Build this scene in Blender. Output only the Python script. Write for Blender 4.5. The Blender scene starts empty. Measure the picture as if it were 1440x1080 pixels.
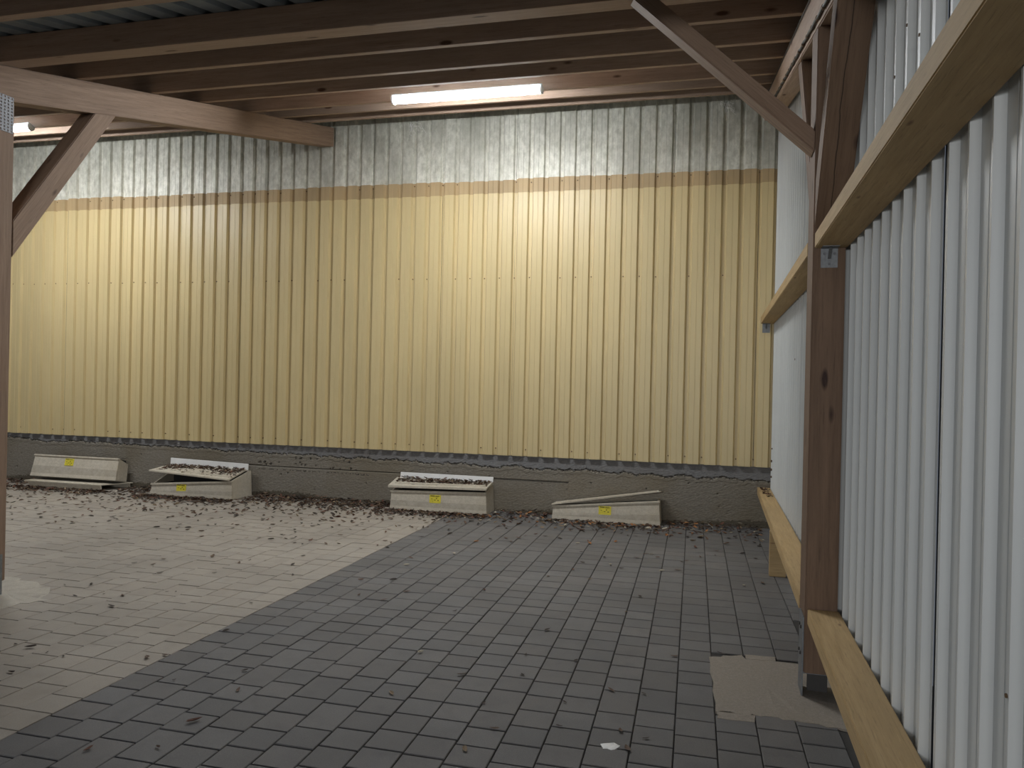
import bpy, bmesh, math, random
from mathutils import Vector, Matrix
random.seed(7)
C = bpy.context.scene.collection
PI = math.pi

# ------------------------------------------------------------------ helpers
def link(name, me, parent=None, mat=None):
    o = bpy.data.objects.new(name, me)
    C.objects.link(o)
    if parent is not None:
        o.parent = parent
    if mat is not None and me is not None:
        for m in (mat if isinstance(mat, (list, tuple)) else [mat]):
            me.materials.append(m)
    return o

def tag(o, label=None, cat=None, group=None, kind=None):
    if label: o['label'] = label
    if cat: o['category'] = cat
    if group: o['group'] = group
    if kind: o['kind'] = kind
    return o

def empty(name, loc, rot=(0, 0, 0)):
    o = bpy.data.objects.new(name, None)
    o.empty_display_size = .1
    C.objects.link(o)
    o.location = loc
    o.rotation_euler = rot
    return o

def bm_obj(name, bm, parent=None, mat=None, smooth=False, bevel=0):
    bmesh.ops.recalc_face_normals(bm, faces=bm.faces)
    if bevel:
        es = [e for e in bm.edges if len(e.link_faces) == 2 and e.calc_face_angle(0) > .5]
        bmesh.ops.bevel(bm, geom=es, offset=bevel, segments=2, affect='EDGES', clamp_overlap=True)
    me = bpy.data.meshes.new(name)
    bm.to_mesh(me); bm.free()
    if smooth:
        for p in me.polygons: p.use_smooth = True
    return link(name, me, parent, mat)

def hexa(bm, p, mi=0):
    """eight corners: bottom ring (4) then top ring (4)"""
    v = [bm.verts.new(q) for q in p]
    for f in ((3, 2, 1, 0), (4, 5, 6, 7), (0, 1, 5, 4), (1, 2, 6, 5), (2, 3, 7, 6), (3, 0, 4, 7)):
        bm.faces.new([v[i] for i in f]).material_index = mi
    return v

def box(bm, x0, x1, y0, y1, z0, z1, mi=0):
    return hexa(bm, [(x0, y0, z0), (x1, y0, z0), (x1, y1, z0), (x0, y1, z0),
                     (x0, y0, z1), (x1, y0, z1), (x1, y1, z1), (x0, y1, z1)], mi)

def cyl(bm, a, b, r, n=12, mi=0):
    a, b = Vector(a), Vector(b)
    d = (b - a).normalized()
    u = d.orthogonal().normalized(); w = d.cross(u)
    r0 = [bm.verts.new(a + (u*math.cos(2*PI*i/n) + w*math.sin(2*PI*i/n))*r) for i in range(n)]
    r1 = [bm.verts.new(b + (u*math.cos(2*PI*i/n) + w*math.sin(2*PI*i/n))*r) for i in range(n)]
    for i in range(n):
        j = (i+1) % n
        bm.faces.new((r0[i], r0[j], r1[j], r1[i])).material_index = mi
    bm.faces.new(r0[::-1]).material_index = mi
    bm.faces.new(r1).material_index = mi

def beam(name, A, B, sec, mat, up=(0, 0, 1), cutA=None, cutB=None, bevel=.006, parent=None):
    """timber from A to B; sec=(s0,s1,t0,t1) offsets along side and up; cut planes are (point, normal)"""
    A, B = Vector(A), Vector(B)
    d = (B-A).normalized()
    s = d.cross(Vector(up)).normalized()
    u = s.cross(d).normalized()
    M = Matrix((d, s, u)).transposed()
    s0, s1, t0, t1 = sec
    offs = [(s0, t0), (s1, t0), (s1, t1), (s0, t1)]
    def ends(P, cut):
        out = []
        for a, b in offs:
            q = P + s*a + u*b
            if cut:
                p0, nn = Vector(cut[0]), Vector(cut[1])
                q = q + d * ((p0-q).dot(nn) / d.dot(nn))
            out.append(M.transposed() @ (q - A))
        return out
    bm = bmesh.new()
    hexa(bm, ends(A, cutA) + ends(B, cutB))
    o = bm_obj(name, bm, parent, mat, bevel=bevel)
    o.matrix_world = Matrix.Translation(A) @ M.to_4x4()
    return o

# ------------------------------------------------------------------ materials
def newmat(name):
    m = bpy.data.materials.new(name); m.use_nodes = True
    nt = m.node_tree
    return m, nt, nt.nodes['Principled BSDF']

def N(nt, typ, **kw):
    n = nt.nodes.new(typ)
    for k, v in kw.items():
        if k in n.inputs.keys() if hasattr(n.inputs, 'keys') else False:
            n.inputs[k].default_value = v
        else:
            setattr(n, k, v)
    return n

def mapping(nt, scale, coord='Object'):
    tc = nt.nodes.new('ShaderNodeTexCoord')
    mp = nt.nodes.new('ShaderNodeMapping')
    mp.inputs['Scale'].default_value = scale
    nt.links.new(tc.outputs[coord], mp.inputs['Vector'])
    return mp.outputs['Vector']

def noise(nt, vec, scale, detail=4, rough=.55):
    n = nt.nodes.new('ShaderNodeTexNoise')
    n.inputs['Scale'].default_value = scale
    n.inputs['Detail'].default_value = detail
    n.inputs['Roughness'].default_value = rough
    nt.links.new(vec, n.inputs['Vector'])
    return n.outputs['Fac']

def ramp(nt, fac, stops):
    r = nt.nodes.new('ShaderNodeValToRGB')
    el = r.color_ramp.elements
    while len(el) < len(stops): el.new(.5)
    for e, (p, c) in zip(el, stops):
        e.position = p
        e.color = (*c, 1) if len(c) == 3 else c
    nt.links.new(fac, r.inputs['Fac'])
    return r.outputs['Color']

def mix(nt, a, b, fac, mode='MIX'):
    m = nt.nodes.new('ShaderNodeMix'); m.data_type = 'RGBA'; m.blend_type = mode
    for sock, val in ((m.inputs[6], a), (m.inputs[7], b), (m.inputs[0], fac)):
        if isinstance(val, (int, float)): sock.default_value = val
        elif isinstance(val, tuple): sock.default_value = (*val, 1)
        else: nt.links.new(val, sock)
    return m.outputs[2]

def bump(nt, b, h, strength=.3, dist=.01):
    n = nt.nodes.new('ShaderNodeBump')
    n.inputs['Strength'].default_value = strength
    n.inputs['Distance'].default_value = dist
    nt.links.new(h, n.inputs['Height'])
    nt.links.new(n.outputs['Normal'], b.inputs['Normal'])

def g(v): return (v, v, v)

def wood(name, c1, c2, dark, rough=.75, knots=.10, crack=None):
    m, nt, b = newmat(name)
    oi = nt.nodes.new('ShaderNodeObjectInfo')
    tc = nt.nodes.new('ShaderNodeTexCoord')
    add = nt.nodes.new('ShaderNodeVectorMath'); add.operation = 'ADD'
    sc = nt.nodes.new('ShaderNodeVectorMath'); sc.operation = 'SCALE'
    sc.inputs[0].default_value = (7.3, 3.1, 5.7)
    nt.links.new(oi.outputs['Random'], sc.inputs['Scale'])
    nt.links.new(tc.outputs['Object'], add.inputs[0]); nt.links.new(sc.outputs[0], add.inputs[1])
    def mp(s):
        q = nt.nodes.new('ShaderNodeMapping'); q.inputs['Scale'].default_value = s
        nt.links.new(add.outputs[0], q.inputs['Vector']); return q.outputs['Vector']
    f1 = noise(nt, mp((1.3, 24, 24)), 1.6, 5, .6)
    f2 = noise(nt, mp((.8, 3, 3)), 1.0, 3)
    f3 = noise(nt, mp((4, 130, 130)), 1.0, 2)
    col = ramp(nt, f1, [(.3, c2), (.65, c1)])
    col = mix(nt, col, tuple(x*.78 for x in c1), ramp(nt, f2, [(.4, g(0)), (.7, g(1))]))
    col = mix(nt, col, tuple(x*.7 for x in c2), ramp(nt, f3, [(.58, g(0)), (.8, g(.6))]))
    vo = nt.nodes.new('ShaderNodeTexVoronoi'); vo.inputs['Scale'].default_value = 1.0
    nt.links.new(mp((1.9, 6, 6)), vo.inputs['Vector'])
    k = ramp(nt, vo.outputs['Distance'], [(knots*.55, g(1)), (knots, g(0))])
    col = mix(nt, col, dark, k)
    f5 = noise(nt, mp((3, 60, 60)), 2.2, 6, .75)
    col = mix(nt, col, tuple(x*.45 for x in c2), ramp(nt, f5, [(.56, g(0)), (.72, g(.75))]))
    col = mix(nt, col, tuple(min(1, x*1.25) for x in c1), ramp(nt, f5, [(.28, g(.6)), (.42, g(0))]))
    if crack is not None:
        sp = nt.nodes.new('ShaderNodeSeparateXYZ'); nt.links.new(tc.outputs['Object'], sp.inputs[0])
        wob = noise(nt, mapping(nt, (2.2, 0, 0)), 1.0, 4)
        def ma(op, a, b=None):
            q = nt.nodes.new('ShaderNodeMath'); q.operation = op
            for i, v in enumerate((a, b)):
                if v is None: continue
                if isinstance(v, (int, float)): q.inputs[i].default_value = v
                else: nt.links.new(v, q.inputs[i])
            return q.outputs[0]
        dd = ma('ABSOLUTE', ma('SUBTRACT', sp.outputs[1], ma('ADD', ma('MULTIPLY', ma('SUBTRACT', wob, .5), .05), crack)))
        col = mix(nt, col, (.012, .006, .004), ramp(nt, dd, [(.0018, g(1)), (.0035, g(0))]))
    nt.links.new(col, b.inputs['Base Color'])
    b.inputs['Roughness'].default_value = rough
    bump(nt, b, f1, .25, .004)
    return m

M = {}
M['brown'] = wood('weathered_brown_timber', (.33, .222, .15), (.22, .138, .088), (.07, .035, .022), knots=.12)
M['purlin'] = wood('brown_purlin_timber', (.46, .33, .245), (.34, .23, .165), (.09, .04, .02), knots=.12)
M['dark'] = wood('dark_stained_timber', (.205, .125, .077), (.13, .078, .046), (.035, .014, .008), knots=.13)
M['cracked'] = wood('cracked_dark_timber', (.195, .122, .075), (.13, .078, .046), (.03, .012, .008), knots=.13, crack=.012)
M['girt'] = wood('pale_new_timber', (.54, .375, .185), (.41, .275, .12), (.20, .11, .05), knots=.07)

def painted(name, col, rough=.4, var=.10, dirt=(.3, .22, .1), dirtamt=.25, metallic=0):
    m, nt, b = newmat(name)
    v = mapping(nt, (1, 1, .25))
    f = noise(nt, v, 2.2, 5)
    d = noise(nt, mapping(nt, (1, 1, 1)), 38, 6, .7)
    c = mix(nt, col, tuple(x*(1-var*1.6) for x in col), ramp(nt, f, [(.35, g(0)), (.75, g(1))]))
    c = mix(nt, c, dirt, ramp(nt, d, [(.62, g(0)), (.85, g(dirtamt))]))
    nt.links.new(c, b.inputs['Base Color'])
    b.inputs['Roughness'].default_value = rough
    b.inputs['Metallic'].default_value = metallic
    bump(nt, b, f, .08, .01)
    return m

M['yellow'] = painted('yellow_painted_steel', (.60, .475, .245), .42, .07, (.33, .22, .09), .3)
M['tan'] = painted('tan_primer_band', (.46, .33, .17), .6, .2, (.25, .2, .12), .5)
M['white'] = painted('pale_grey_painted_steel', (.64, .65, .625), .42, .06, (.35, .35, .32), .2)
M['board'] = painted('white_board', (.90, .88, .84), .5, .1, (.3, .25, .2), .5)
M['housing'] = painted('white_lamp_housing', (.75, .75, .75), .4, .03)

def galv(name, c1, c2, rough=.5, metallic=.35, sc=9):
    m, nt, b = newmat(name)
    f = noise(nt, mapping(nt, (1, 1, .6)), sc, 6, .7)
    f2 = noise(nt, mapping(nt, (1, 1, .3)), 2.5, 3)
    c = ramp(nt, f, [(.33, c2), (.66, c1)])
    c = mix(nt, c, tuple(x*.72 for x in c2), ramp(nt, f2, [(.45, g(0)), (.75, g(.7))]))
    nt.links.new(c, b.inputs['Base Color'])
    b.inputs['Roughness'].default_value = rough
    b.inputs['Metallic'].default_value = metallic
    bump(nt, b, f, .1, .004)
    return m
M['galv'] = galv('dull_galvanised_cladding', (.76, .745, .65), (.46, .45, .37), .5, .05, 18)
M['roof'] = galv('grey_roof_sheet', (.26, .30, .33), (.19, .225, .25), .5, .3, 5)
M['steel'] = galv('zinc_steel', (.48, .49, .50), (.30, .31, .32), .38, .8, 60)
M['basesteel'] = galv('grey_base_steel', (.26, .27, .275), (.17, .175, .18), .5, .5, 60)
M['brightsteel'] = galv('bright_perforated_steel', (.20, .20, .21), (.13, .13, .14), .5, .1, 60)

def plain(name, col, rough=.6, emit=0, metallic=0):
    m, nt, b = newmat(name)
    if emit:
        b.inputs['Emission Color'].default_value = (*col, 1)
        b.inputs['Emission Strength'].default_value = emit
        b.inputs['Base Color'].default_value = (.8, .8, .8, 1)
    else:
        f = noise(nt, mapping(nt, (1, 1, 1)), 40, 3)
        c = ramp(nt, f, [(.3, tuple(x*.85 for x in col)), (.7, col)])
        nt.links.new(c, b.inputs['Base Color'])
    b.inputs['Roughness'].default_value = rough
    b.inputs['Metallic'].default_value = metallic
    return m
M['black'] = plain('black_rubber_seam_shade', (.015, .015, .016), .6)  # cable rubber, also the painted shadow in the right wall seams
M['dim'] = plain('dark_bolt', (.05, .045, .04), .5)
M['rust'] = plain('rust_screw', (.12, .07, .03), .7)
M['tube'] = plain('lamp_diffuser', (.93, .965, 1.0), .5, emit=250)
M['label'] = plain('yellow_label', (.74, .62, .05), .6)
M['print'] = plain('label_print', (.10, .085, .02), .7)
M['joint'] = plain('joint_sand', (.055, .05, .045), .95)

def paver(name, c1, c2, rough=.85):
    m, nt, b = newmat(name)
    at = nt.nodes.new('ShaderNodeAttribute'); at.attribute_name = 'tone'
    p = mapping(nt, (1, 1, 1))
    f = noise(nt, p, 160, 4, .75)
    f2 = noise(nt, p, 1.1, 4)
    f3 = noise(nt, p, 7, 4)
    c = ramp(nt, f, [(.30, c2), (.68, c1)])
    c = mix(nt, c, at.outputs['Color'], 1.0, 'MULTIPLY')
    c = mix(nt, c, tuple(x*.72 for x in c2), ramp(nt, f2, [(.42, g(0)), (.7, g(.5))]))
    c = mix(nt, c, tuple(x*.8 for x in c2), ramp(nt, f3, [(.5, g(0)), (.75, g(.45))]))
    nt.links.new(c, b.inputs['Base Color'])
    b.inputs['Roughness'].default_value = rough
    bump(nt, b, f, .35, .003)
    return m
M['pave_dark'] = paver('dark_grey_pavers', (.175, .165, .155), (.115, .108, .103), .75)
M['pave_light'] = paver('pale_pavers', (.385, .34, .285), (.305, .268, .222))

def concrete(name, c1, c2, c3, sc=30):
    m, nt, b = newmat(name)
    p = mapping(nt, (1, 1, 1))
    f = noise(nt, p, sc, 6, .72)
    f2 = noise(nt, p, 1.4, 4)
    f4 = noise(nt, p, 220, 2)
    c = ramp(nt, f, [(.3, c2), (.7, c1)])
    c = mix(nt, c, c3, ramp(nt, f2, [(.42, g(0)), (.68, g(.8))]))
    c = mix(nt, c, tuple(x*.4 for x in c2), ramp(nt, f4, [(.60, g(0)), (.72, g(.8))]))
    f5 = noise(nt, p, 90, 5, .8)
    c = mix(nt, c, tuple(min(1, x*1.35) for x in c1), ramp(nt, f5, [(.55, g(0)), (.72, g(.7))]))
    nt.links.new(c, b.inputs['Base Color'])
    b.inputs['Roughness'].default_value = .9
    bump(nt, b, f, .5, .006)
    return m
M['plinth'] = concrete('old_concrete', (.235, .208, .165), (.155, .135, .105), (.165, .135, .09))
M['plinth_top'] = concrete('grey_mortar_band', (.20, .195, .19), (.15, .145, .14), (.16, .15, .14), 18)
M['mortar'] = concrete('pale_mortar', (.33, .285, .235), (.25, .215, .175), (.28, .24, .19), 45)
M['soil'] = concrete('soil_stain', (.115, .095, .065), (.08, .065, .042), (.09, .072, .048))
M['smear'] = concrete('cement_film', (.50, .46, .39), (.37, .33, .27), (.42, .375, .31), 9)
M['crack'] = concrete('dark_crack_shade', (.075, .065, .05), (.04, .034, .026), (.05, .042, .032))  # dark colour stands in for shade that the groove relief does not give
M['boxgrey'] = concrete('dirty_pale_composite', (.62, .555, .45), (.45, .40, .31), (.45, .385, .28), 24)
M['boxgrey2'] = concrete('grimy_composite_band', (.50, .445, .36), (.36, .315, .245), (.38, .325, .235), 16)
M['boxdark'] = plain('painted_inside_shade', (.03, .028, .026), .9)  # painted shade for box insides, also colours the wall backing

LEAF = [plain('leaf_brown', (.12, .072, .044), .8), plain('leaf_dark', (.055, .038, .027), .8),
        plain('leaf_russet', (.14, .06, .036), .8), plain('leaf_tan', (.22, .155, .09), .8),
        plain('leaf_pale', (.50, .44, .33), .8), plain('leaf_orange', (.34, .15, .05), .8)]

# ------------------------------------------------------------------ geometry constants
CAMZ = 1.65
SL = .2262                                  # roof rise per metre
def RZ(y): return 5.03 - SL*(9.75-y)        # plane of the rafter tops
TH = math.atan(SL)
UP = (0, -math.sin(TH), math.cos(TH))
def WX(y): return .640 - .008*(y-4.5)       # crest line of the right wall

# ------------------------------------------------------------------ floor
bm = bmesh.new()
tone = bm.verts.layers.float_color.new('tone')
def slope(k):
    if k >= -6: return -.030
    if k <= -16: return -.017
    return -.030 + (-6-k)/10*.013
def colx(k, y): return -.012 + .1939*k + slope(k)*(y-5)
Y0, Y1 = -1.0, 9.86
rp = random.Random(21)
for k in range(-60, 5):
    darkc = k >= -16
    y = Y0 - rp.uniform(0, .2)
    while y < Y1:
        L = .1935 if rp.random() < .86 else .2905
        ya, yb = max(y, Y0), min(y+L, Y1)
        y += L
        if yb-ya < .03: continue
        xm, ym = colx(k+.5, (ya+yb)/2), (ya+yb)/2
        if xm > .64: continue
        if -.03 < xm and 4.22 < ym < 5.0: continue
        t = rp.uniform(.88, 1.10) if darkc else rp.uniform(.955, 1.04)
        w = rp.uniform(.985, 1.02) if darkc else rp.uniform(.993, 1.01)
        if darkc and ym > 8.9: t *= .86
        gp, gy, bv = (.0026, .0046, .0034) if darkc else (.0022, .0040, .0016)
        zt = rp.uniform(-.0015, .0015)
        def ring(i, z):
            j = i + gy - gp
            return [(colx(k, ya)+i, ya+j, z), (colx(k+1, ya)-i, ya+j, z),
                    (colx(k+1, yb)-i, yb-j, z), (colx(k, yb)+i, yb-j, z)]
        vs = [bm.verts.new(p) for p in ring(gp, -.03) + ring(gp, zt-bv) + ring(gp+bv, zt)]
        for v in vs: v[tone] = (t*w, t, t*(2-w), 1)
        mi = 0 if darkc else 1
        for a in (0, 4):
            for i in range(4):
                j = (i+1) % 4
                bm.faces.new((vs[a+i], vs[a+j], vs[a+4+j], vs[a+4+i])).material_index = mi
        bm.faces.new(vs[8:12]).material_index = mi
v = [bm.verts.new(p) for p in ((-18, -7, -.011), (1.2, -7, -.011), (1.2, 9.9, -.011), (-18, 9.9, -.011))]
bm.faces.new(v).material_index = 2
me = bpy.data.meshes.new('floor'); bm.to_mesh(me); bm.free()
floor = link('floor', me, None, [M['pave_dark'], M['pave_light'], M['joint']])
tag(floor, kind='structure')

def blob(name, pts, z, mat, jit=.012, sub=6, seed=1, hump=.004):
    """irregular thin patch of mortar lying on the floor"""
    r = random.Random(seed)
    bm = bmesh.new(); out = []
    n = len(pts)
    for i in range(n):
        a, b = Vector((*pts[i], 0)), Vector((*pts[(i+1) % n], 0))
        for s in range(sub):
            p = a.lerp(b, s/sub)
            out.append(Vector((p.x + r.uniform(-jit, jit), p.y + r.uniform(-jit, jit), 0)))
    c = sum(out, Vector())/len(out)
    low = [bm.verts.new((p.x, p.y, z-.012)) for p in out]
    ed = [bm.verts.new((p.x, p.y, z)) for p in out]
    inn = [bm.verts.new((*(c.lerp(p, .6)).xy, z + hump + r.uniform(-.002, .002))) for p in out]
    cc = bm.verts.new((c.x, c.y, z+hump))
    m = len(out)
    for i in range(m):
        j = (i+1) % m
        bm.faces.new((low[i], low[j], ed[j], ed[i]))
        bm.faces.new((ed[i], ed[j], inn[j], inn[i]))
        bm.faces.new((inn[i], inn[j], cc))
    o = bm_obj(name, bm, floor, mat)
    return o
tag(blob('mortar_patch', [(-.02, 4.99), (.16, 5.09), (.18, 5.03), (.66, 5.02), (.66, 4.12), (.42, 4.17), (.2, 4.18), (.02, 4.17)],
         .002, M['mortar'], seed=3), 'pale mortar patch around the post foot')
tag(blob('cement_smear', [(-5.55, 5.10), (-5.1, 5.06), (-4.86, 4.92), (-4.66, 4.66), (-4.82, 4.45), (-5.2, 4.42), (-5.6, 4.7)],
         .0014, M['smear'], .05, 5, 5, .001), 'pale smear of cement')
blob('mortar_strip', [(.024, 4.165), (.209, 4.172), (.207, 4.085), (.028, 4.082)], .003, M['mortar'], .004, 4, 12, .001)
blob('mortar_strip', [(.19, 5.10), (.366, 5.115), (.362, 5.035), (.19, 5.02)], .003, M['mortar'], .004, 4, 13, .001)
blob('paint_spot', [(-.49, 3.62), (-.44, 3.66), (-.40, 3.63), (-.42, 3.585), (-.47, 3.58)], .0015, M['board'], .006, 3, 8, .002)

# ------------------------------------------------------------------ back wall
def prof_back(x0, x1, y):
    """crest wide, groove narrow; returns list of (x, y) along the wall; smaller y is nearer the camera"""
    pitch, g0 = .1973, -.616
    pts = []
    k0 = math.floor((x0-g0)/pitch)-1
    k = k0
    while True:
        xs = g0 + pitch*k
        if xs > x1+.3: break
        for dx, dy in ((-.006, 0), (.010, .034), (.050, .034), (.066, 0), (.126, 0), (.128, .003), (.132, .003), (.134, 0)):
            pts.append((xs+dx, y+dy))
        k += 1
    out = [p for p in pts if x0 < p[0] < x1]
    def at(x):
        for a, b in zip(pts, pts[1:]):
            if a[0] <= x <= b[0]:
                t = (x-a[0])/(b[0]-a[0]+1e-9); return (x, a[1]+t*(b[1]-a[1]))
    return [at(x0)] + out + [at(x1)]

def clad_back(name, x0, x1, y, z0, z1, mat, seams=True, zj=0, screws=None):
    bm = bmesh.new()
    cuts = [x0]
    if seams:
        s = -.588 - .9865*16
        while s < x1-.1:
            if s > x0+.1: cuts.append(s)
            s += .9865
    cuts.append(x1)
    r = random.Random(len(name))
    for i, (a, b) in enumerate(zip(cuts, cuts[1:])):
        gapA = 0 if i == 0 else r.choice((.001, .0025, .005))
        ps = prof_back(a+gapA, b, y)
        j0, j1 = r.uniform(-zj, zj), r.uniform(-zj, zj)*.4
        lo = [bm.verts.new((px, py, z0+j1)) for px, py in ps]
        hi = [bm.verts.new((px, py, z1+j0)) for px, py in ps]
        for q in range(len(ps)-1):
            bm.faces.new((lo[q], lo[q+1], hi[q+1], hi[q]))
    if screws:
        k = -60
        while k < 8:
            x = -.616 + .1973*k + .03
            if x0+.05 < x < x1-.05:
                for zz, prob in screws:
                    if r.random() < prob:
                        z = zz + r.uniform(-.006, .006)
                        n = 6
                        ring = [bm.verts.new((x+.007*math.cos(t*2*PI/n), y+.026, z+.007*math.sin(t*2*PI/n))) for t in range(n)]
                        base = [bm.verts.new((x+.008*math.cos(t*2*PI/n), y+.0335, z+.008*math.sin(t*2*PI/n))) for t in range(n)]
                        bm.faces.new(ring).material_index = 1
                        for t in range(n):
                            bm.faces.new((ring[t], base[t], base[(t+1) % n], ring[(t+1) % n])).material_index = 1
            k += 1
    me = bpy.data.meshes.new(name); bm.to_mesh(me); bm.free()
    o = link(name, me, wall_back, [mat, M['rust']])
    so = o.modifiers.new('sheet', 'SOLIDIFY'); so.thickness = .0012; so.offset = 0
    return o

# concrete plinth, a fine grid so that the cracked mortar line is real relief
XA, XB = -14.0, .69
nx, nz = 735, 74
bm = bmesh.new()
r = random.Random(5)
crack, jit, ph = [], 0, 0
for i in range(nx+1):
    x = XA + (XB-XA)*i/nx
    jit = jit*.80 + r.uniform(-.011, .011)
    base = .625 - max(0, (x+9)/9.6)*.075
    crack.append(base + jit)
rows = []
pits = [(r.uniform(-10.5, .5), r.uniform(.1, .5), r.uniform(.006, .014)) for _ in range(45)]
pits += [(r.uniform(-6.2, -4.6), r.uniform(.42, .55), r.uniform(.008, .02)) for _ in range(25)]
pitmap = {}
for (px, pz, pr) in pits:
    i0 = int((px-XA)/(XB-XA)*nx)
    for di in range(-2, 3): pitmap.setdefault(i0+di, []).append((px, pz, pr))
for i in range(nx+1):
    x = XA + (XB-XA)*i/nx
    col = []
    for j in range(nz+1):
        z = -.02 + .80*j/nz
        y = 9.770 + r.uniform(-.0018, .0018)
        dz = z - crack[i]
        if dz > .008: y += .006
        if abs(dz) < .009: y += .022*r.uniform(.3, 1)
        elif -.05 < dz < 0: y -= .004
        if -6.4 < x < -1.8 and abs(z-.405+.002*x) < .006: y += .012
        if -6.4 < x < -1.8 and z < .40-.002*x: y -= .006
        for (px, pz, pr) in pitmap.get(i, ()):
            if (px-x)**2 + (pz-z)**2 < pr*pr: y += r.uniform(.002, .012)
        col.append(bm.verts.new((x, y, z)))
    rows.append(col)
for i in range(nx):
    for j in range(nz):
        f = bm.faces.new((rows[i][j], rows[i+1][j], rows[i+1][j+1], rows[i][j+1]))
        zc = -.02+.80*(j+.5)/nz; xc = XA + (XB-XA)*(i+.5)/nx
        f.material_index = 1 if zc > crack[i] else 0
        if abs(zc-crack[i]) < .0075 and r.random() < .85: f.material_index = 3  # groove shade painted onto the crack faces
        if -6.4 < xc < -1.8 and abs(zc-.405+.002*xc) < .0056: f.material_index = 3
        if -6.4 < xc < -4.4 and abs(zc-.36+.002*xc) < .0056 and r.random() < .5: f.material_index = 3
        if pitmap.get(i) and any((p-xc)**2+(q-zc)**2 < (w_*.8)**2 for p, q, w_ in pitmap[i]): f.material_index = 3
        if zc < .05 + .03*math.sin(xc*3) + r.uniform(-.012, .012): f.material_index = 4
# backing wall behind the cladding
box(bm, XA, XB, 9.86, 9.98, -.02, 5.35, 2)
v = [bm.verts.new(p) for p in ((XA, 9.77, .78), (XB, 9.77, .78), (XB, 9.86, .78), (XA, 9.86, .78))]
bm.faces.new(v)
me = bpy.data.meshes.new('wall_back'); bm.to_mesh(me); bm.free()
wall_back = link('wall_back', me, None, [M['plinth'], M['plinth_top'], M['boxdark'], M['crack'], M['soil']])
tag(wall_back, kind='structure')
tag(clad_back('yellow_cladding', XA, .64, 9.735, .717, 4.065, M['yellow'], True, .004,
              [(2.975, .62), (.80, .75)]), 'yellow ribbed metal sheets')
tag(clad_back('tan_band', XA, .64, 9.732, 4.058, 4.225, M['tan'], True, .012,
              [(4.19, .5)]), 'tan strip across the ribbed sheets')
tag(clad_back('galvanised_cladding', XA, .64, 9.738, 4.215, 5.25, M['galv'], True, .006), 'dull grey ribbed sheets above the yellow')

# ------------------------------------------------------------------ right wall
bm = bmesh.new()
rib0, pitch = 2.852, .196
seam_ys = [2.775 + .98*i for i in range(-5, 9)]
ys = [-2.2] + [s for s in seam_ys if -2 < s < 9.6] + [9.80]
def prof_right(a, b):
    pts = []
    k = math.floor((a-rib0)/pitch)-1
    while rib0 + pitch*k < b+.3:
        c = rib0 + pitch*k
        for dy, dx in ((-.022, .027), (-.011, 0), (.001, 0), (.014, .027), (.096, .027), (.098, .0255), (.102, .0255), (.104, .027)):
            pts.append((c+dy, dx))
        k += 1
    def at(y):
        for p, q in zip(pts, pts[1:]):
            if p[0] <= y <= q[0]:
                t = (y-p[0])/(q[0]-p[0]+1e-9); return (y, p[1]+t*(q[1]-p[1]))
    return [at(a)] + [p for p in pts if a < p[0] < b] + [at(b)]
for i, (a, b) in enumerate(zip(ys, ys[1:])):
    ps = prof_right(a + (.030 if i else 0), b)
    if i:
        v = [bm.verts.new((WX(q)+.033, q, z)) for q, z in ((a-.01, .03), (a+.042, .03), (a+.042, RZ(a)+.16), (a-.01, RZ(a)+.16))]
        bm.faces.new(v).material_index = 2  # black strip stands in for the shadow in the sheet gap
    lo = [bm.verts.new((WX(y)+dx, y, .03)) for y, dx in ps]
    hi = [bm.verts.new((WX(y)+dx, y, RZ(y)+.165)) for y, dx in ps]
    for q in range(len(ps)-1):
        bm.faces.new((lo[q], lo[q+1], hi[q+1], hi[q]))
# dark screws / dents near the far corner and on a few ribs
r = random.Random(11)
for (y, z, rad) in ((9.70, .80, .012), (9.70, .70, .014), (9.66, .62, .012), (9.62, .95, .008), (3.25, 3.02, .006),
                    (3.05, 2.9, .006), (2.46, .55, .007), (2.07, .95, .005), (3.45, 2.9, .006), (5.6, 2.75, .008), (7.1, 1.9, .008)):
    kk = round((y-rib0)/pitch); yy = rib0 + pitch*kk if y < 9 else y
    dx = 0 if y < 9 else .0
    cyl(bm, (WX(yy)-.004, yy, z), (WX(yy)+.03, yy, z), rad, 8, 1)
me = bpy.data.meshes.new('wall_right'); bm.to_mesh(me); bm.free()
wall_right = link('wall_right', me, None, [M['white'], M['rust'], M['black']])
so = wall_right.modifiers.new('sheet', 'SOLIDIFY'); so.thickness = .0012; so.offset = 0
tag(wall_right, kind='structure')

# ------------------------------------------------------------------ roof sheet
bm = bmesh.new()
HP = .17                                   # purlin height
A, B = [], []
x = -15.0
prof = ((0, 0), (.07, 0), (.09, .035), (.13, .035), (.15, 0))
while x < .9:
    for dx, dz in prof:
        for lst, y in ((A, 2.45), (B, 9.95)):
            lst.append(bm.verts.new((x+dx, y - math.sin(TH)*(HP+dz), RZ(y) + math.cos(TH)*(HP+dz))))
    x += .2
for i in range(len(A)-1):
    bm.faces.new((A[i], A[i+1], B[i+1], B[i]))
me = bpy.data.meshes.new('ceiling'); bm.to_mesh(me); bm.free()
ceiling = link('ceiling', me, None, [M['roof']])
so = ceiling.modifiers.new('sheet', 'SOLIDIFY'); so.thickness = .001; so.offset = 1
tag(ceiling, kind='structure')

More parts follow.
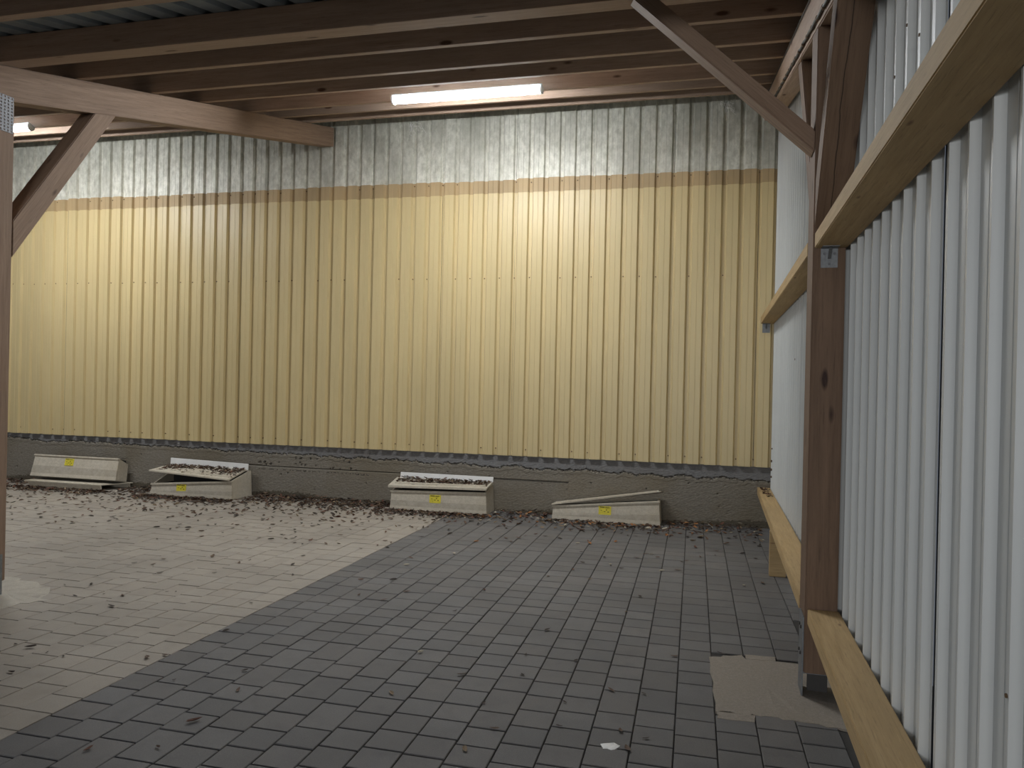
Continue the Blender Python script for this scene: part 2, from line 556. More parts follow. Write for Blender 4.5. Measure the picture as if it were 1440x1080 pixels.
# ------------------------------------------------------------------ rafters, posts, purlins
XR0, XR1 = .470, .624
XL0, XL1 = -5.262, -5.090
RAFH = .248
def rafter(x0, x1, ya, yb, label, mat, sk=0):
    xc = (x0+x1)/2; hw = (x1-x0)/2
    # up vector is the roof normal, beam top lies on the rafter plane
    o = beam('rafter', (xc-sk*(ya-4.5), ya, RZ(ya)), (xc-sk*(yb-4.5), yb, RZ(yb)), (-hw, hw, -RAFH, 0), mat, up=UP,
             cutA=((0, ya, 0), (0, 1, 0)), cutB=((0, yb, 0), (0, 1, 0)))
    return tag(o, label, 'roof beam')
rafter(XL0, XL1, 2.5, 9.70, 'thick brown wooden rafter running from left post to back wall', M['brown'])
raf_r = rafter(XR0, XR1, 2.5, 9.66, 'wooden rafter along the right wall with black cable clipped to it', M['purlin'], .0065)

PUR = [  # (front y, back y, label, height, material)
    (2.74, 2.84, None),
    (3.55, 3.66, 'nearest roof purlin cutting the top left corner'),
    (4.54, 4.79, 'broad purlin beam resting above the two posts'),
    (5.305, 5.40, 'thin-edged purlin next behind the broad beam'),
    (6.165, 6.265, 'second purlin behind the broad beam'),
    (6.86, 6.95, 'purlin just in front of the lit ceiling lamps'),
    (7.735, 7.83, 'purlin that carries the lit ceiling lamps, glowing orange beside them'),
    (8.35, 8.44, 'purlin between the lamp purlin and the wall-side one'),
    (8.99, 9.08, 'purlin closest to the back wall, above the grey sheets')]
for ya, yb, lab in PUR:
    w = yb-ya
    zc = RZ(ya) + .003
    o = beam('purlin', (-14.5, ya, zc), (.60, ya, zc), (-w/math.cos(TH), 0, 0, HP-.004), M['purlin'], up=UP, bevel=.004)
    tag(o, lab or 'roof purlin at the eave in front of the nearest visible one', 'purlin')

def post(x0, x1, y0, y1, z0, mat, label):
    root = empty('wooden_post', ((x0+x1)/2, (y0+y1)/2, 0))
    tag(root, label, 'post')
    xc, yc = (x0+x1)/2, (y0+y1)/2
    top = RZ(yc) - RAFH/math.cos(TH)
    o = beam('shaft', (xc, yc, z0), (xc, yc, top), (-(y1-y0)/2, (y1-y0)/2, -(x1-x0)/2, (x1-x0)/2), mat, up=(1, 0, 0),
             cutB=((xc, yc, top-.001), (0, -math.sin(TH), math.cos(TH))), parent=None)
    o.parent = root; o.matrix_parent_inverse = root.matrix_world.inverted()
    mw = o.matrix_world.copy()
    o.matrix_parent_inverse = Matrix.Identity(4)
    o.matrix_basis = Matrix.Translation(-root.location) @ mw
    return root
PY0, PY1 = 4.50, 4.77
post_r = post(.466, .630, PY0, PY1, .13, M['dark'], 'dark brown wooden post against the pale right wall on a steel base')
post_l = post(-5.260, -5.092, PY0, 4.74, .10, M['brown'], 'brown wooden post at the left edge with a diagonal brace')

def child(name, bm, root, mat, bevel=0, smooth=False):
    """mesh built in world coordinates, re-expressed relative to its root"""
    for v in bm.verts: v.co -= root.location
    return bm_obj(name, bm, root, mat, smooth, bevel)

def bolt(bm, base, root):
    for v in bm.verts: v.co -= root.location
    return bm_obj('bolt', bm, base, M['dim'])
def post_base(root, x0, x1, y0, y1, z, label, vis=False):
    bm = bmesh.new()
    box(bm, x0-.009, x0-.001, y0+.005, y1-.09, .0, .43)       # side plate
    box(bm, x1+.001, x1+.005, y0+.03, y1-.03, .0, .30)
    box(bm, x0-.001, x1+.001, y0+.03, y1-.03, z-.012, z-.001)
    o = child('steel_base', bm, root, M['basesteel'], .0015)
    o['label'] = label
    bm = bmesh.new()
    box(bm, x0+.03, x1-.03, y0+.10, y0+.112, 0, z-.012)
    for v in bm.verts: v.co -= root.location
    bm_obj('web_plate', bm, o, M['dim'])
    for yy in (y0+.06, y0+.13):
        for zz in (.22, .36):
            b = bmesh.new()
            cyl(b, (x0-.016, yy, zz), (x0-.008, yy, zz), .010, 6)
            bolt(b, o, root)
    return o
post_base(post_r, .466, .630, PY0, PY1, .13, 'galvanised steel post base')
post_base(post_l, -5.260, -5.092, PY0, 4.74, .10, 'galvanised steel post base')

# perforated nail plate on the left post head
bm = bmesh.new()
n_y, n_z = 7, 11
ya, yb, za, zb = 4.515, 4.725, 3.40, 3.665
for i in range(n_y):
    for j in range(n_z):
        y0 = ya + (yb-ya)*i/n_y; y1 = ya + (yb-ya)*(i+1)/n_y
        z0 = za + (zb-za)*j/n_z; z1 = za + (zb-za)*(j+1)/n_z
        yc, zc = (y0+y1)/2, (z0+z1)/2
        rr = .006
        out = [bm.verts.new((-5.0885, p, q)) for p, q in ((y0, z0), (y1, z0), (y1, z1), (y0, z1))]
        inn = [bm.verts.new((-5.0885, yc+rr*a, zc+rr*b)) for a, b in ((-1, -1), (1, -1), (1, 1), (-1, 1))]
        for t in range(4):
            bm.faces.new((out[t], out[(t+1) % 4], inn[(t+1) % 4], inn[t]))
bmesh.ops.remove_doubles(bm, verts=bm.verts, dist=1e-5)
o = child('nail_plate', bm, post_l, M['brightsteel'])
so = o.modifiers.new('t', 'SOLIDIFY'); so.thickness = .002; so.offset = 0
o['label'] = 'bright perforated nail plate'

# braces
def brace_y(xc, w, yp, zp, sgn, mat, label, sl=1.37, h=.16):
    """brace in the y-z plane: lower edge leaves the post face yp at height zp, rises towards sgn*y up to the rafter"""
    d = Vector((0, sgn*1.0, sl)).normalized()
    A = Vector((xc, yp, zp))
    B = A + d*2.2
    raf_low = (0, yp, RZ(yp) - RAFH/math.cos(TH) - .0015)
    s = d.cross(Vector((0, 0, 1))).normalized(); u = s.cross(d)
    # the lower edge passes through A, the upper edge lies h above along u
    o = beam('diagonal_brace', A, B, (-w/2, w/2, 0, h), mat, up=(0, 0, 1),
             cutA=((xc, yp + sgn*.001, 0), (0, 1, 0)), cutB=(raf_low, (0, -math.sin(TH), math.cos(TH))))
    return tag(o, label, 'brace')
brace_y(-5.165, .15, 4.74, 2.49, 1, M['brown'], 'thick diagonal brace rising from the left post to the rafter')
brace_y(.551, .150, PY1, 2.60, 1, M['dark'], 'narrow brace behind the right post rising towards the back wall', 1.25, .15)
brace_y(.551, .160, PY0, 2.50, -1, M['cracked'], 'cracked dark brace flaring up from the right post towards the viewer', 1.24, .16)
# brace across, from the right post up to the broad purlin beam
d = Vector((-.935, 0, .87)).normalized()
A = Vector((.466, 4.60, 2.925))
o = beam('diagonal_brace', A, A + d*1.6, (-.075, .075, 0, .085), M['brown'], up=(0, 0, 1),
         cutA=((.465, 0, 0), (1, 0, 0)), cutB=((0, 4.60, RZ(4.60)-.002), UP))
tag(o, 'long diagonal brace reaching left from the right post to the broad purlin', 'brace')

# girts (horizontal rails along the right wall)
def girt(ya, yb, z0, z1, x0a, x0b, label):
    xa1, xb1 = WX(ya)-.004, WX(yb)-.002
    bm = bmesh.new()
    o = empty('tmp', (0, 0, 0)); bpy.data.objects.remove(o)
    L = yb-ya
    hexa(bm, [(0, 0, 0), (L, 0, 0), (L, -(xb1-x0a), 0), (0, -(xa1-x0a), 0),
              (0, 0, z1-z0), (L, 0, z1-z0), (L, -(xb1-x0a), z1-z0), (0, -(xa1-x0a), z1-z0)])
    for v in bm.verts:
        if abs(v.co.x-L) < 1e-6 and abs(v.co.y) < 1e-6: v.co.y -= (x0b-x0a)
    o = bm_obj('wall_rail', bm, None, M['girt'], bevel=.004)
    o.location = (x0a, ya, z0); o.rotation_euler = (0, 0, PI/2)
    return tag(o, label, 'rail')
girt(-1.2, PY0-.002, 2.400, 2.482, .474, .474, 'pale upper rail running from the right post towards the viewer')
girt(PY1+.002, 9.715, 2.400, 2.482, .464, .450, 'pale upper rail between the right post and the back wall')
girt(-1.2, PY0-.002, .395, .475, .480, .480, 'pale lower rail in front of the right post, closest to viewer')
girt(PY1+.002, 9.755, .400, .480, .462, .452, 'pale lower rail behind the right post with leaves on its end')

bm = bmesh.new()
box(bm, -.07, .07, -.035, .035, 0, .397)
o = bm_obj('support_block', bm, None, M['girt'], bevel=.004)
o.location = (.525, 7.33, 0.001)
tag(o, 'short upright wooden block propping the far lower rail', 'block')

# angle brackets under the upper rails
def bracket(loc, rotz, label, w=.085):
    root = empty('angle_bracket', loc, (0, 0, rotz))
    tag(root, label, 'bracket')
    bm = bmesh.new()
    box(bm, -w/2, w/2, -.004, 0, -.105, 0)
    box(bm, -w/2, w/2, -.085, -.004, -.004, 0)
    for sx in (-1, 1):
        pass
    hexa(bm, [(-.008, -.004, -.06), (.008, -.004, -.06), (.008, -.004, -.055), (-.008, -.004, -.055),
              (-.008, -.06, -.008), (.008, -.06, -.008), (.008, -.055, -.004), (-.008, -.055, -.004)])
    bm_obj('plate', bm, root, M['basesteel'], bevel=.0015)
    for (x, z) in ((-.025, -.03), (.025, -.03), (0, -.085)):
        b = bmesh.new()
        cyl(b, (x, -.010, z), (x, -.003, z), .007, 8)
        bm_obj('screw', b, root, M['brightsteel'])
bracket((.548, PY0+.0005, 2.4005), 0, 'grey steel angle bracket under the rail on the right post')
bracket((.512, 9.735, 2.3998), 0, 'small steel angle bracket under the rail end at the back wall')

# cable clipped along the right rafter, then down the post side
pts = []
for i in range(75):
    y = 3.0 + i*.09
    z = RZ(y) - RAFH*.86/math.cos(TH) + .006*math.sin(i*1.9)
    pts.append((XR0-.012 - .006*(y-4.5), y, z))
def tube(name, pts, rad, mat, parent=None):
    cu = bpy.data.curves.new(name, 'CURVE'); cu.dimensions = '3D'
    sp = cu.splines.new('POLY'); sp.points.add(len(pts)-1)
    for p, q in zip(sp.points, pts): p.co = (*q, 1)
    cu.bevel_depth = rad; cu.bevel_resolution = 2
    o = bpy.data.objects.new(name, cu); C.objects.link(o)
    dg = bpy.context.evaluated_depsgraph_get(); dg.update()
    me = bpy.data.meshes.new_from_object(o.evaluated_get(dg))
    bpy.data.objects.remove(o)
    me.materials.clear()
    return link(name, me, parent, mat)
cab = tube('electric_cable', pts, .009, M['black'])
tag(cab, 'black cable clipped along the side of the right rafter', 'cable')
for i in range(1, 27):
    y = 3.0 + i*.245
    z = RZ(y) - RAFH*.86/math.cos(TH)
    bm = bmesh.new()
    xx = XR0-.0125 - .006*(y-4.5)
    cyl(bm, (xx, y-.022, z-.005), (xx, y+.022, z+.005), .0115, 8)
    bm_obj('cable_clip', bm, cab, M['rust'])
upc = tube('electric_cable', [(XR0-.008 - .006*(i*.2-1.5), 3.0+i*.2, RZ(3.0+i*.2)-.014) for i in range(33)], .004, M['black'])
tag(upc, 'thin black wire along the top edge of the right rafter', 'cable')

# cobwebs hanging at the top of the back wall are left as fine threads
def web(x, y, z, seed, label):
    r = random.Random(seed)
    bm = bmesh.new()
    for i in range(9):
        p = Vector((x+r.uniform(-.08, .08), y+r.uniform(-.02, .0), z+r.uniform(-.02, .05)))
        for s in range(5):
            q = p + Vector((r.uniform(-.03, .05), r.uniform(-.01, .01), r.uniform(-.055, .01)))
            q.y = min(q.y, 9.72)
            cyl(bm, p, q, .0022, 4)
            p = q
    o = bm_obj('cobweb', bm, None, M['board'])
    tag(o, label, 'cobweb')
web(-3.95, 9.71, 4.98, 3, 'wispy pale cobweb near the end of the left rafter')
web(-.02, 9.71, 5.02, 9, 'pale cobweb at the top of the wall near the right corner')

# ------------------------------------------------------------------ lamps
def lamp(x0, x1, yb, mat, label, depth=.085):
    """batten fixed to the front face / underside of a purlin; long axis along x"""
    zc = RZ(yb)
    root = empty('ceiling_lamp', ((x0+x1)/2, yb, zc), (TH, 0, 0))
    tag(root, label, 'lamp')
    L = (x1-x0)/2
    bm = bmesh.new()
    box(bm, -L, L, -.05, .05, -.022, -.001)
    bm_obj('housing', bm, root, M['housing'], bevel=.004)
    bm = bmesh.new()
    n = 10; ra, rb = [], []
    for i in range(n+1):
        t = PI*i/n
        ra.append(bm.verts.new((-L+.02, .044*math.cos(t), -.023-.052*math.sin(t))))
        rb.append(bm.verts.new((L-.02, .044*math.cos(t), -.023-.052*math.sin(t))))
    for i in range(n):
        bm.faces.new((ra[i], ra[i+1], rb[i+1], rb[i]))
    bm.faces.new((ra[0], rb[0], rb[n], ra[n]))
    bm_obj('diffuser', bm, root, mat, smooth=False)
    for s in (-1, 1):
        bm = bmesh.new(); rr = [[], []]
        for q, xx in enumerate((s*(L-.0195), s*L)):
            for i in range(n+1):
                t = PI*i/n
                rr[q].append(bm.verts.new((xx, .049*math.cos(t), -.0225-.057*math.sin(t))))
        for i in range(n):
            bm.faces.new((rr[0][i], rr[0][i+1], rr[1][i+1], rr[1][i]))
        bm.faces.new(rr[1]); bm.faces.new(rr[0]); bm.faces.new((rr[0][0], rr[1][0], rr[1][n], rr[0][n]))
        bm_obj('end_cap', bm, root, M['housing'])
    return root
def lamp_at(x0, x1, y, up, ang, mat, label, group=None):
    root = lamp(x0, x1, y, mat, label)
    root.location = ((x0+x1)/2, y - math.sin(TH)*up, RZ(y) + math.cos(TH)*up)
    root.rotation_euler = (ang, 0, 0)
    if group: root['group'] = group
    return root
H = PI/2
lamp_at(-3.36, -1.76, 7.680, .026, -H*.42+TH, M['tube'], 'bright tubular lamp glowing in the middle of the ceiling')
lamp_at(-9.58, -7.98, 7.680, .026, -H*.42+TH, M['tube'], 'bright lamp end glowing beside the left post head')
# added unseen fill light outside the open front, well behind the viewer
ld = bpy.data.lights.new('added_fill_light', 'AREA')
ld.shape = 'RECTANGLE'; ld.size = 3.0; ld.size_y = .7; ld.energy = 300; ld.color = (.95, .97, 1.0)
lo = bpy.data.objects.new('added_fill_light', ld); C.objects.link(lo)
lo.location = (-1.5, -8.5, 1.95)
lo.rotation_euler = (math.radians(92), 0, 0)

# ------------------------------------------------------------------ boxes along the wall
def lidded_box(loc, W, fL, fR, bL, bR, D, label, labx, lid=None, flange=None, rotx=0, ends_dark=False, labz=None):
    """loc is the front left bottom corner region; x runs right, y to the wall"""
    root = empty('lidded_box', loc, (rotx, 0, 0))
    tag(root, label, 'box')
    w = W/2; fl = .018; t = .022
    bm = bmesh.new()
    # front, back, left, right walls and floor of the box
    def wall(p, q, zp, zq, inn):
        (x0, y0, f0), (x1, y1, f1) = p, q
        ix, iy = inn
        hexa(bm, [(x0+f0[0], y0+f0[1], 0), (x1+f1[0], y1+f1[1], 0), (x1+f1[0]+ix, y1+f1[1]+iy, 0), (x0+f0[0]+ix, y0+f0[1]+iy, 0),
                  (x0, y0, zp), (x1, y1, zq), (x1+ix, y1+iy, zq), (x0+ix, y0+iy, zp)])
    wall((-w, 0, (-fl*.3, -fl)), (w, 0, (fl, -fl)), fL, fR, (0, t))
    wall((w-t, t, (fl, -fl)), (w-t, D-t, (fl, 0)), fR + (bR-fR)*t/D, bR, (t, 0))
    wall((-w, t, (-fl*.3, -fl)), (-w, D-t, (-fl*.3, 0)), fL, bL, (t, 0))
    wall((-w, D-t, (0, 0)), (w, D-t, (fl, 0)), bL, bR, (0, t))
    body = bm_obj('body', bm, root, M['boxgrey'], bevel=.002)
    bm = bmesh.new()
    box(bm, -w+t, w-t, t, D-t, .01, .03)
    for (xa, xb, ya, yb, za, zb) in ((-w+t+.001, w-t-.001, D-t-.004, D-t-.001, bL, bR), (-w+t+.001, -w+t+.004, t+.001, D-t-.004, fL, fL),
                                     (w-t-.004, w-t-.001, t+.001, D-t-.004, fR, fR), (-w+t+.004, w-t-.004, t+.001, t+.004, fL, fR)):
        hexa(bm, [(xa, ya, .03), (xb, ya, .03), (xb, yb, .03), (xa, yb, .03), (xa, ya, za-.012), (xb, ya, zb-.012), (xb, yb, zb-.012), (xa, yb, za-.012)])
    bm_obj('bottom', bm, root, M['boxdark'])  # floor and near-black lining, shade of the deep inside put into colour
    # rim along the top front edge and right edge
    bm = bmesh.new()
    hexa(bm, [(-w-.010, -.016, fL-.020), (w+.010, -.016, fR-.020), (w+.010, .014, fR-.020), (-w-.010, .014, fL-.020),
              (-w-.010, -.016, fL+.004), (w+.010, -.016, fR+.004), (w+.010, .014, fR+.004), (-w-.010, .014, fL+.004)])
    bm_obj('rim', bm, root, M['boxgrey'], bevel=.003)
    # raised band across the lower half of the front
    bm = bmesh.new()
    zl, zr = fL*.50, fR*.46
    ql, qr = -fl*(1-zl/fL), -fl*(1-zr/fR)
    hexa(bm, [(-w-.004, -fl-.004, .045), (w+fl-.001, -fl-.004, .05), (w+fl-.001, .002, .05), (-w-.004, .002, .045),
              (-w-.003, ql-.0045, zl), (w+fl*.6, qr-.0045, zr), (w+fl*.6, .002, zr), (-w-.003, .002, zl)])
    bm_obj('front_band', bm, root, M['boxgrey2'], bevel=.0015)
    # foot band
    bm = bmesh.new()
    hexa(bm, [(-w-.008, -fl-.008, 0), (w+fl+.002, -fl-.008, 0), (w+fl+.002, 0, 0), (-w-.008, 0, 0),
              (-w-.006, -fl-.003, .048), (w+fl, -fl-.003, .055), (w+fl, 0, .055), (-w-.006, 0, .048)])
    bm_obj('foot_band', bm, root, M['boxgrey'], bevel=.002)
    # sticker
    lw, lh = .15, .10
    fz = fL + (fR-fL)*(labx+w)/W
    zc = labz if labz is not None else fz*.62
    yy = lambda z: -fl*(1-z/fz) - .0072
    bm = bmesh.new()
    hexa(bm, [(labx-lw/2, yy(zc-lh/2), zc-lh/2), (labx+lw/2, yy(zc-lh/2), zc-lh/2), (labx+lw/2, .004, zc-lh/2), (labx-lw/2, .004, zc-lh/2),
              (labx-lw/2, yy(zc+lh/2), zc+lh/2), (labx+lw/2, yy(zc+lh/2), zc+lh/2), (labx+lw/2, .004, zc+lh/2), (labx-lw/2, .004, zc+lh/2)])
    for (a, b, c, e) in ((-.062, -.005, .036, .044), (.006, .056, .034, .040), (-.05, -.035, -.002, .005), (.012, .026, .004, .014),
                         (.032, .05, -.020, -.010), (-.012, .008, -.016, -.008), (-.036, -.024, -.034, -.026), (.016, .034, -.038, -.030)):
        y0 = yy(zc)-.0022
        box(bm, labx+a, labx+b, y0, y0+.003, zc+c, zc+e, 1)
    st = bm_obj('warning_label', bm, root, [M['label'], M['print']])
    st['label'] = 'worn yellow sticker with dark print'
    if lid:
        # lid: ((z front left, z front right), (z back left, z back right), y front, y back, x0, x1)
        (zfl, zfr), (zbl, zbr), y0, y1, x0, x1, th = lid
        bm = bmesh.new()
        hexa(bm, [(x0, y0, zfl), (x1, y0, zfr), (x1, y1, zbr), (x0, y1, zbl),
                  (x0, y0, zfl+th), (x1, y0, zfr+th), (x1, y1, zbr+th), (x0, y1, zbl+th)])
        # low raised ridge set back from the front edge
        def zz(x, y):
            u = (x-x0)/(x1-x0); vv = (y-y0)/(y1-y0)
            return (zfl*(1-u)+zfr*u)*(1-vv) + (zbl*(1-u)+zbr*u)*vv + th
        ya, yb2 = y0+.07, y0+.095
        xa, xb = x0+.06, x1-.03
        hexa(bm, [(xa, ya, zz(xa, ya)-.002), (xb, ya, zz(xb, ya)-.002), (xb, yb2, zz(xb, yb2)-.002), (xa, yb2, zz(xa, yb2)-.002),
                  (xa, ya+.004, zz(xa, ya)+.014), (xb, ya+.004, zz(xb, ya)+.014), (xb, yb2, zz(xb, yb2)+.014), (xa, yb2, zz(xa, yb2)+.014)])
        lo = bm_obj('lid', bm, root, M['boxgrey'], bevel=.004)
        if flange:
            (fb0, fb1), (ft0, ft1), xa, xb, yf = flange
            bm = bmesh.new()
            hexa(bm, [(xa, yf, fb0), (xb, yf, fb1), (xb, yf+.018, fb1), (xa, yf+.018, fb0),
                      (xa, yf+.008, ft0), (xb, yf+.008, ft1), (xb, yf+.026, ft1), (xa, yf+.026, ft0)])
            fo = bm_obj('upright_flange', bm, lo, M['board'], bevel=.003)
            fo['label'] = 'white upright strip'
    return root

# tipped box at the far left, standing on its loose lid
TB = (-8.985, 9.455, .128)
lidded_box(TB, 1.46, .315, .315, .26, .26, .20, 'pale box tipped back against the wall on its fallen lid', -.10, rotx=-math.radians(11), labz=.225)
bm = bmesh.new()
x0, x1, y0, y1 = -9.60, -8.36, 9.30, 9.70
hexa(bm, [(x0, y0+.012, .004), (x1, y0+.012, .004), (x1, y0+.026, .004), (x0, y0+.026, .004),
          (x0-.03, y0-.008, .070), (x1-.01, y0-.008, .070), (x1, y0+.012, .070), (x0-.03, y0+.012, .070)])
hexa(bm, [(x0-.09, y0-.008, .0695), (x1-.01, y0-.008, .0695), (x1+.20, y1, .0715), (x0-.09, y1, .0715),
          (x0-.09, y0-.008, .082), (x1-.01, y0-.008, .082), (x1+.20, y1, .084), (x0-.09, y1, .084)])
box(bm, x0, x1+.15, y1-.015, y1, .004, .070)
o = bm_obj('box_lid', bm, None, M['boxgrey'], bevel=.003)
tag(o, 'upturned pale lid lying on the paving under the tipped box', 'lid')

# box 2: lid tilted up at the left, leaves on top
lidded_box((-6.885, 9.28, .002), 1.25, .150, .246, .30, .345, .45, 'pale box with its lid raised on the left and covered in leaves', -.145,
           lid=((.318, .250), (.355, .350), -.03, .39, -.655, .60, .02),
           flange=((.362, .352), (.470, .440), -.625, .62, .372))
# box 3: closed
lidded_box((-3.40, 9.42, .002), 1.26, .236, .274, .335, .345, .33, 'closed pale box with a white back strip, lid level', -.03,
           lid=((.272, .300), (.345, .350), -.035, .26, -.665, .645, .03),
           flange=((.368, .374), (.442, .440), -.61, .65, .238))
# box 4: lid raised at the right
lidded_box((-1.295, 9.47, .002), 1.27, .160, .288, .150, .28, .27, 'pale box nearest the right wall with lid propped up on the right', .0,
           lid=((.168, .398), (.154, .352), -.03, .25, -.650, .655, .016))

# ------------------------------------------------------------------ leaves
def leaf_verts(r, L):
    """curled ovate leaf, returns verts and faces"""
    W = L*r.uniform(.32, .5)
    curl = r.uniform(.15, .6)*L
    fold = r.uniform(.1, .7)
    bend = r.uniform(-.25, .25)*L
    vs, fs = [], []
    prof = ((-.62, .03), (-.45, .05), (-.3, .75), (0, 1), (.28, .68), (.5, .03))
    for t, wv in prof:
        x = t*L
        zc = curl*(t*t) + .002
        yb = bend*t*t
        hw = W*wv*.5
        vs += [(x, yb-hw, zc+hw*fold*1.3), (x, yb, zc), (x, yb+hw*r.uniform(.8, 1.1), zc+hw*fold*1.3)]
    for i in range(len(prof)-1):
        a = i*3
        fs += [(a, a+1, a+4, a+3), (a+1, a+2, a+5, a+4)]
    return vs, fs

rl = random.Random(99)
leaf_meshes = []
for i in range(12):
    vs, fs = leaf_verts(rl, rl.choice((.055, .065, .075)))
    me = bpy.data.meshes.new('leaf'); me.from_pydata(vs, [], fs); me.update()
    me.materials.append(LEAF[(0, 1, 2, 1, 0, 3, 1, 0, 2, 1, 4, 5)[i]])
    leaf_meshes.append(me)

BOXES = [(-9.75, -8.2, 9.27), (-7.56, -6.2, 9.22), (-4.08, -2.72, 9.36), (-1.98, -.6, 9.42)]
def blocked(x, y, m=.0):
    for a, b, yf in BOXES:
        if a-m < x < b+m and y > yf-m: return True
    if x > .40 and 4.2 < y < 5.1: return True
    if x > .45 and 7.2 < y < 7.5: return True
    return False

def place_leaf(x, y, mi, sc, z=.003, tilt=.25):
    o = bpy.data.objects.new('fallen_leaf', leaf_meshes[mi])
    C.objects.link(o)
    o.location = (x, y, z)
    o.rotation_euler = (rl.uniform(-tilt, tilt)*.5, rl.uniform(-tilt, tilt)*.5, rl.uniform(0, 2*PI))
    o.scale = (sc,)*3
    dark = x > -3.12 - .017*(y-5)
    pale = mi in (5, 10)
    warm = mi in (2, 8, 11)
    side = 'dark grey' if dark else 'pale'
    kind = 'pale dry' if pale else ('reddish dry' if warm else 'small brown dry')
    far = 'near the box row' if y > 7.6 else 'in the open foreground'
    if not dark and y <= 7.6: far = 'well away from the boxes'
    tag(o, f'{kind} leaf lying on the {side} paving {far}', 'leaf', f'{kind} leaves on {side} paving {far}')
    return o

# leaves that stand out on the paving, at the places seen in the photograph (x, y, shape, scale)
FLOOR_LEAVES = [(-3.943, 3.859, 3, 1.3), (-4.119, 4.707, 1, 1.5), (-4.702, 5.152, 1, 1.2), (-4.555, 4.837, 1, 1), (-2.385, 3.27, 2, 1.3), (-2.633, 2.891, 2, 0.9), (-3.18, 3.923, 0, 1.1), (-4.455, 5.627, 1, 1.2), (-4.428, 6.292, 0, 1.4), (-4.043, 5.776, 1, 0.9), (-3.049, 4.494, 6, 0.8), (-3.261, 5.101, 1, 0.8), (-2.534, 3.92, 9, 0.8), (-2.814, 3.683, 1, 0.5), (-2.407, 3.663, 0, 0.8), (-2.363, 2.996, 7, 0.7), (-4.874, 5.071, 1, 0.6), (-4.407, 4.952, 1, 0.6), (-4.249, 4.962, 0, 1), (-4.02, 5.16, 1, 0.6), (-3.958, 5.181, 1, 0.6), (-4.07, 3.872, 1, 0.7), (-3.785, 3.817, 1, 0.5), (-3.644, 3.793, 1, 0.7), (-3.706, 3.504, 3, 1), (-3.113, 3.99, 0, 0.8), (-4.037, 6.284, 1, 0.8), (-4.06, 6.152, 0, 1), (-4.709, 5.858, 0, 1), (-4.891, 5.846, 1, 1), (-1.797, 5.392, 1, 0.8), (-2.319, 5.761, 0, 1), (-1.76, 6.008, 2, 0.9), (-1.078, 5.175, 1, 1.2), (-1.362, 4.234, 1, 1.2), (-1.63, 3.873, 5, 1), (-0.998, 3.626, 0, 0.8), (-1.067, 3.383, 5, 1.1), (-1.134, 3.898, 1, 0.7), (-2.657, 6.587, 10, 1.1), (-1.717, 4.508, 10, 0.9), (-1.04, 4.339, 1, 0.6), (-3.405, 5.935, 1, 1), (-2.806, 5.976, 2, 0.9), (-2.389, 5.489, 0, 0.9), (-2.618, 5.547, 7, 0.8), (-0.791, 4.661, 1, 0.9), (-1.1, 4.673, 1, 0.7), (-1.038, 4.34, 1, 0.7), (-0.528, 4.271, 0, 0.9), (-0.354, 4.276, 1, 0.7), (-0.737, 4.038, 1, 0.6), (-0.71, 3.747, 1, 0.8), (-0.421, 3.786, 0, 0.8), (-0.296, 3.738, 1, 0.7), (-0.368, 3.606, 0, 1), (-0.563, 6.228, 9, 1), (-0.461, 7.152, 10, 1.1), (-0.328, 7.24, 4, 1.2), (0.044, 5.064, 1, 1.1), (0.23, 6.858, 10, 1), (-0.619, 5.773, 5, 0.9), (-0.229, 4.925, 0, 0.9), (-0.817, 7.125, 9, 1), (-1.377, 6.617, 5, 1), (-1.025, 7.532, 1, 1.2)]
for x, y, mi, sc in FLOOR_LEAVES:
    place_leaf(x, y, mi, sc)
count = len(FLOOR_LEAVES)
while count < 298:
    x = rl.uniform(-10.2, .45)
    y = 8.55 - abs(rl.gauss(0, .95)) - rl.uniform(0, .25)
    if y < 5.0 or blocked(x, y, .05): continue
    if x > -3.1 and rl.random() < .62: continue
    if y < 6.4 and rl.random() < .6: continue
    mi = rl.choice((0, 1, 1, 3, 4, 1, 6, 7, 8, 9, 2)) if x < -3.1 else rl.choice((0, 1, 3, 4, 5, 6, 9, 10, 2, 8, 11))
    place_leaf(x, y, mi, rl.uniform(.75, 1.25))
    count += 1

def litter(name, spots, label, cat='leaves'):
    bm_v, bm_f, mats = [], [], []
    for (x, y, z, L, mi) in spots:
        vs, fs = leaf_verts(rl, L)
        R = Matrix.Rotation(rl.uniform(0, 2*PI), 3, 'Z') @ Matrix.Rotation(rl.uniform(-.5, .5), 3, 'X') @ Matrix.Rotation(rl.uniform(-.4, .4), 3, 'Y')
        pts = [R @ Vector(v) for v in vs]
        mn = min(p.z for p in pts)
        b = len(bm_v)
        bm_v += [(p.x+x, min(p.y+y, 9.752), p.z-mn+z) for p in pts]
        bm_f += [tuple(i+b for i in f) for f in fs]
        mats += [mi]*len(fs)
    me = bpy.data.meshes.new(name); me.from_pydata(bm_v, [], bm_f); me.update()
    for m in LEAF: me.materials.append(m)
    me.polygons.foreach_set('material_index', mats)
    o = link(name, me)
    return tag(o, label, cat, None, 'stuff')

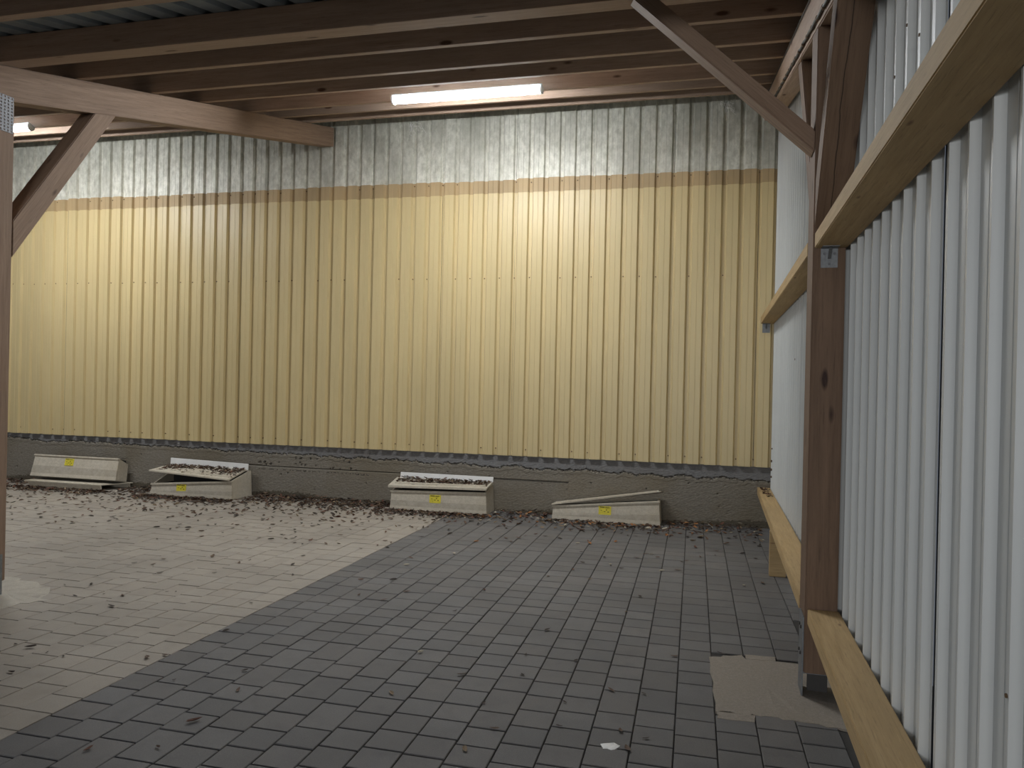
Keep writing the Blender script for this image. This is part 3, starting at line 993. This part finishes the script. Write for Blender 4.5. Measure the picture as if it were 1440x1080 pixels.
def lm(dark):
    return rl.choice((0, 0, 1, 1, 2, 3, 0, 1)) if not dark else rl.choice((0, 1, 1, 2, 3, 4, 5, 0, 1))
spots = []
tries = 0
while len(spots) < 4200 and tries < 60000:
    tries += 1
    x = rl.uniform(-10.4, .5)
    t = rl.random()
    y = 9.73 - rl.expovariate(1/.20) if t < .68 else 9.6 - rl.expovariate(1/.55)
    dens = 1.0
    if -6.2 < x < -4.1: dens = 1.5
    if -8.3 < x < -7.5: dens = 1.1
    if x > -2.7: dens = .55
    if x < -9.7: dens = .8
    if rl.random() > dens/1.5: continue
    for a, b, yf in BOXES:
        if a-.03 < x < b+.03 and y > yf-.03:
            y = yf - .03 - rl.expovariate(1/.13); break
    if y < 7.9 or (x > -3.1 and y < 8.6): continue
    if blocked(x, y, .02): continue
    hz = .05*math.exp(-(9.74-y)/.12) if not any(a-.05 < x < b+.05 for a, b, _ in BOXES) else .01
    spots.append((x, y, rl.uniform(.001, .004+hz), rl.choice((.045, .055, .065, .075)), lm(x > -3.1)))
litter('leaf_litter', spots, 'drift of brown leaves along the foot of the concrete wall')

def on_lid(box_x, yf, zf, W, y0, y1, fn, n, label):
    sp = []
    for _ in range(n):
        u = rl.random(); v = rl.random()**.7
        x = box_x + (u-.5)*W; y = yf + y0 + (y1-y0)*v
        sp.append((x, y, fn(u, v) + rl.uniform(0, .018*v), rl.choice((.045, .055, .065)), rl.choice((0, 0, 1, 2, 3, 0, 1))))
    litter('leaf_litter', sp, label)
on_lid(-6.885, 9.28, 0, 1.18, .02, .36, lambda u, v: (.339*(1-u)+.272*u)*(1-v) + (.375*(1-u)+.370*u)*v + .001, 520,
       'heap of brown leaves on the raised lid of the second box from left')
on_lid(-3.40, 9.42, 0, 1.22, .03, .225, lambda u, v: (.303*(1-u)+.331*u)*(1-v) + (.374*(1-u)+.379*u)*v + .002, 400,
       'brown leaves along the top of the closed box')
sp = []
for _ in range(34):
    y = 9.70 - rl.expovariate(1/.35)
    if y < 7.6: continue
    sp.append((rl.uniform(.49, .585), y, .4805, rl.choice((.045, .055)), rl.choice((0, 1, 2))))
litter('leaf_litter', sp, 'few brown leaves on the far end of the lower rail')

# ------------------------------------------------------------------ camera, world
cd = bpy.data.cameras.new('camera')
cam = bpy.data.objects.new('camera', cd); C.objects.link(cam)
cd.sensor_fit = 'HORIZONTAL'; cd.sensor_width = 36
cd.lens = 36*1115/1440
cd.clip_start = .02
dX = Vector((0.967123, 0.022022, -0.253353)); dY = Vector((0.253339, 0.003470, 0.967371)); dZ = Vector((0.022183, -0.999751, -0.002223))
# columns: image right, image up (negated down), backwards (negated forward) in world axes
right = Vector((dX[0], dY[0], dZ[0])); down = Vector((dX[1], dY[1], dZ[1])); fwd = Vector((dX[2], dY[2], dZ[2]))
Rm = Matrix((right, -down, -fwd)).transposed()
cam.matrix_world = Matrix.Translation((0, 0, CAMZ)) @ Rm.to_4x4()
sc = bpy.context.scene
sc.camera = cam

w = bpy.data.worlds.new('night'); sc.world = w; w.use_nodes = True
bg = w.node_tree.nodes['Background']
bg.inputs['Color'].default_value = (.55, .62, .75, 1)
bg.inputs['Strength'].default_value = .17

sc.view_settings.view_transform = 'Standard'
sc.view_settings.look = 'None'
sc.view_settings.exposure = 0.17
sc.view_settings.gamma = 1.0
sc.view_settings.use_curve_mapping = False
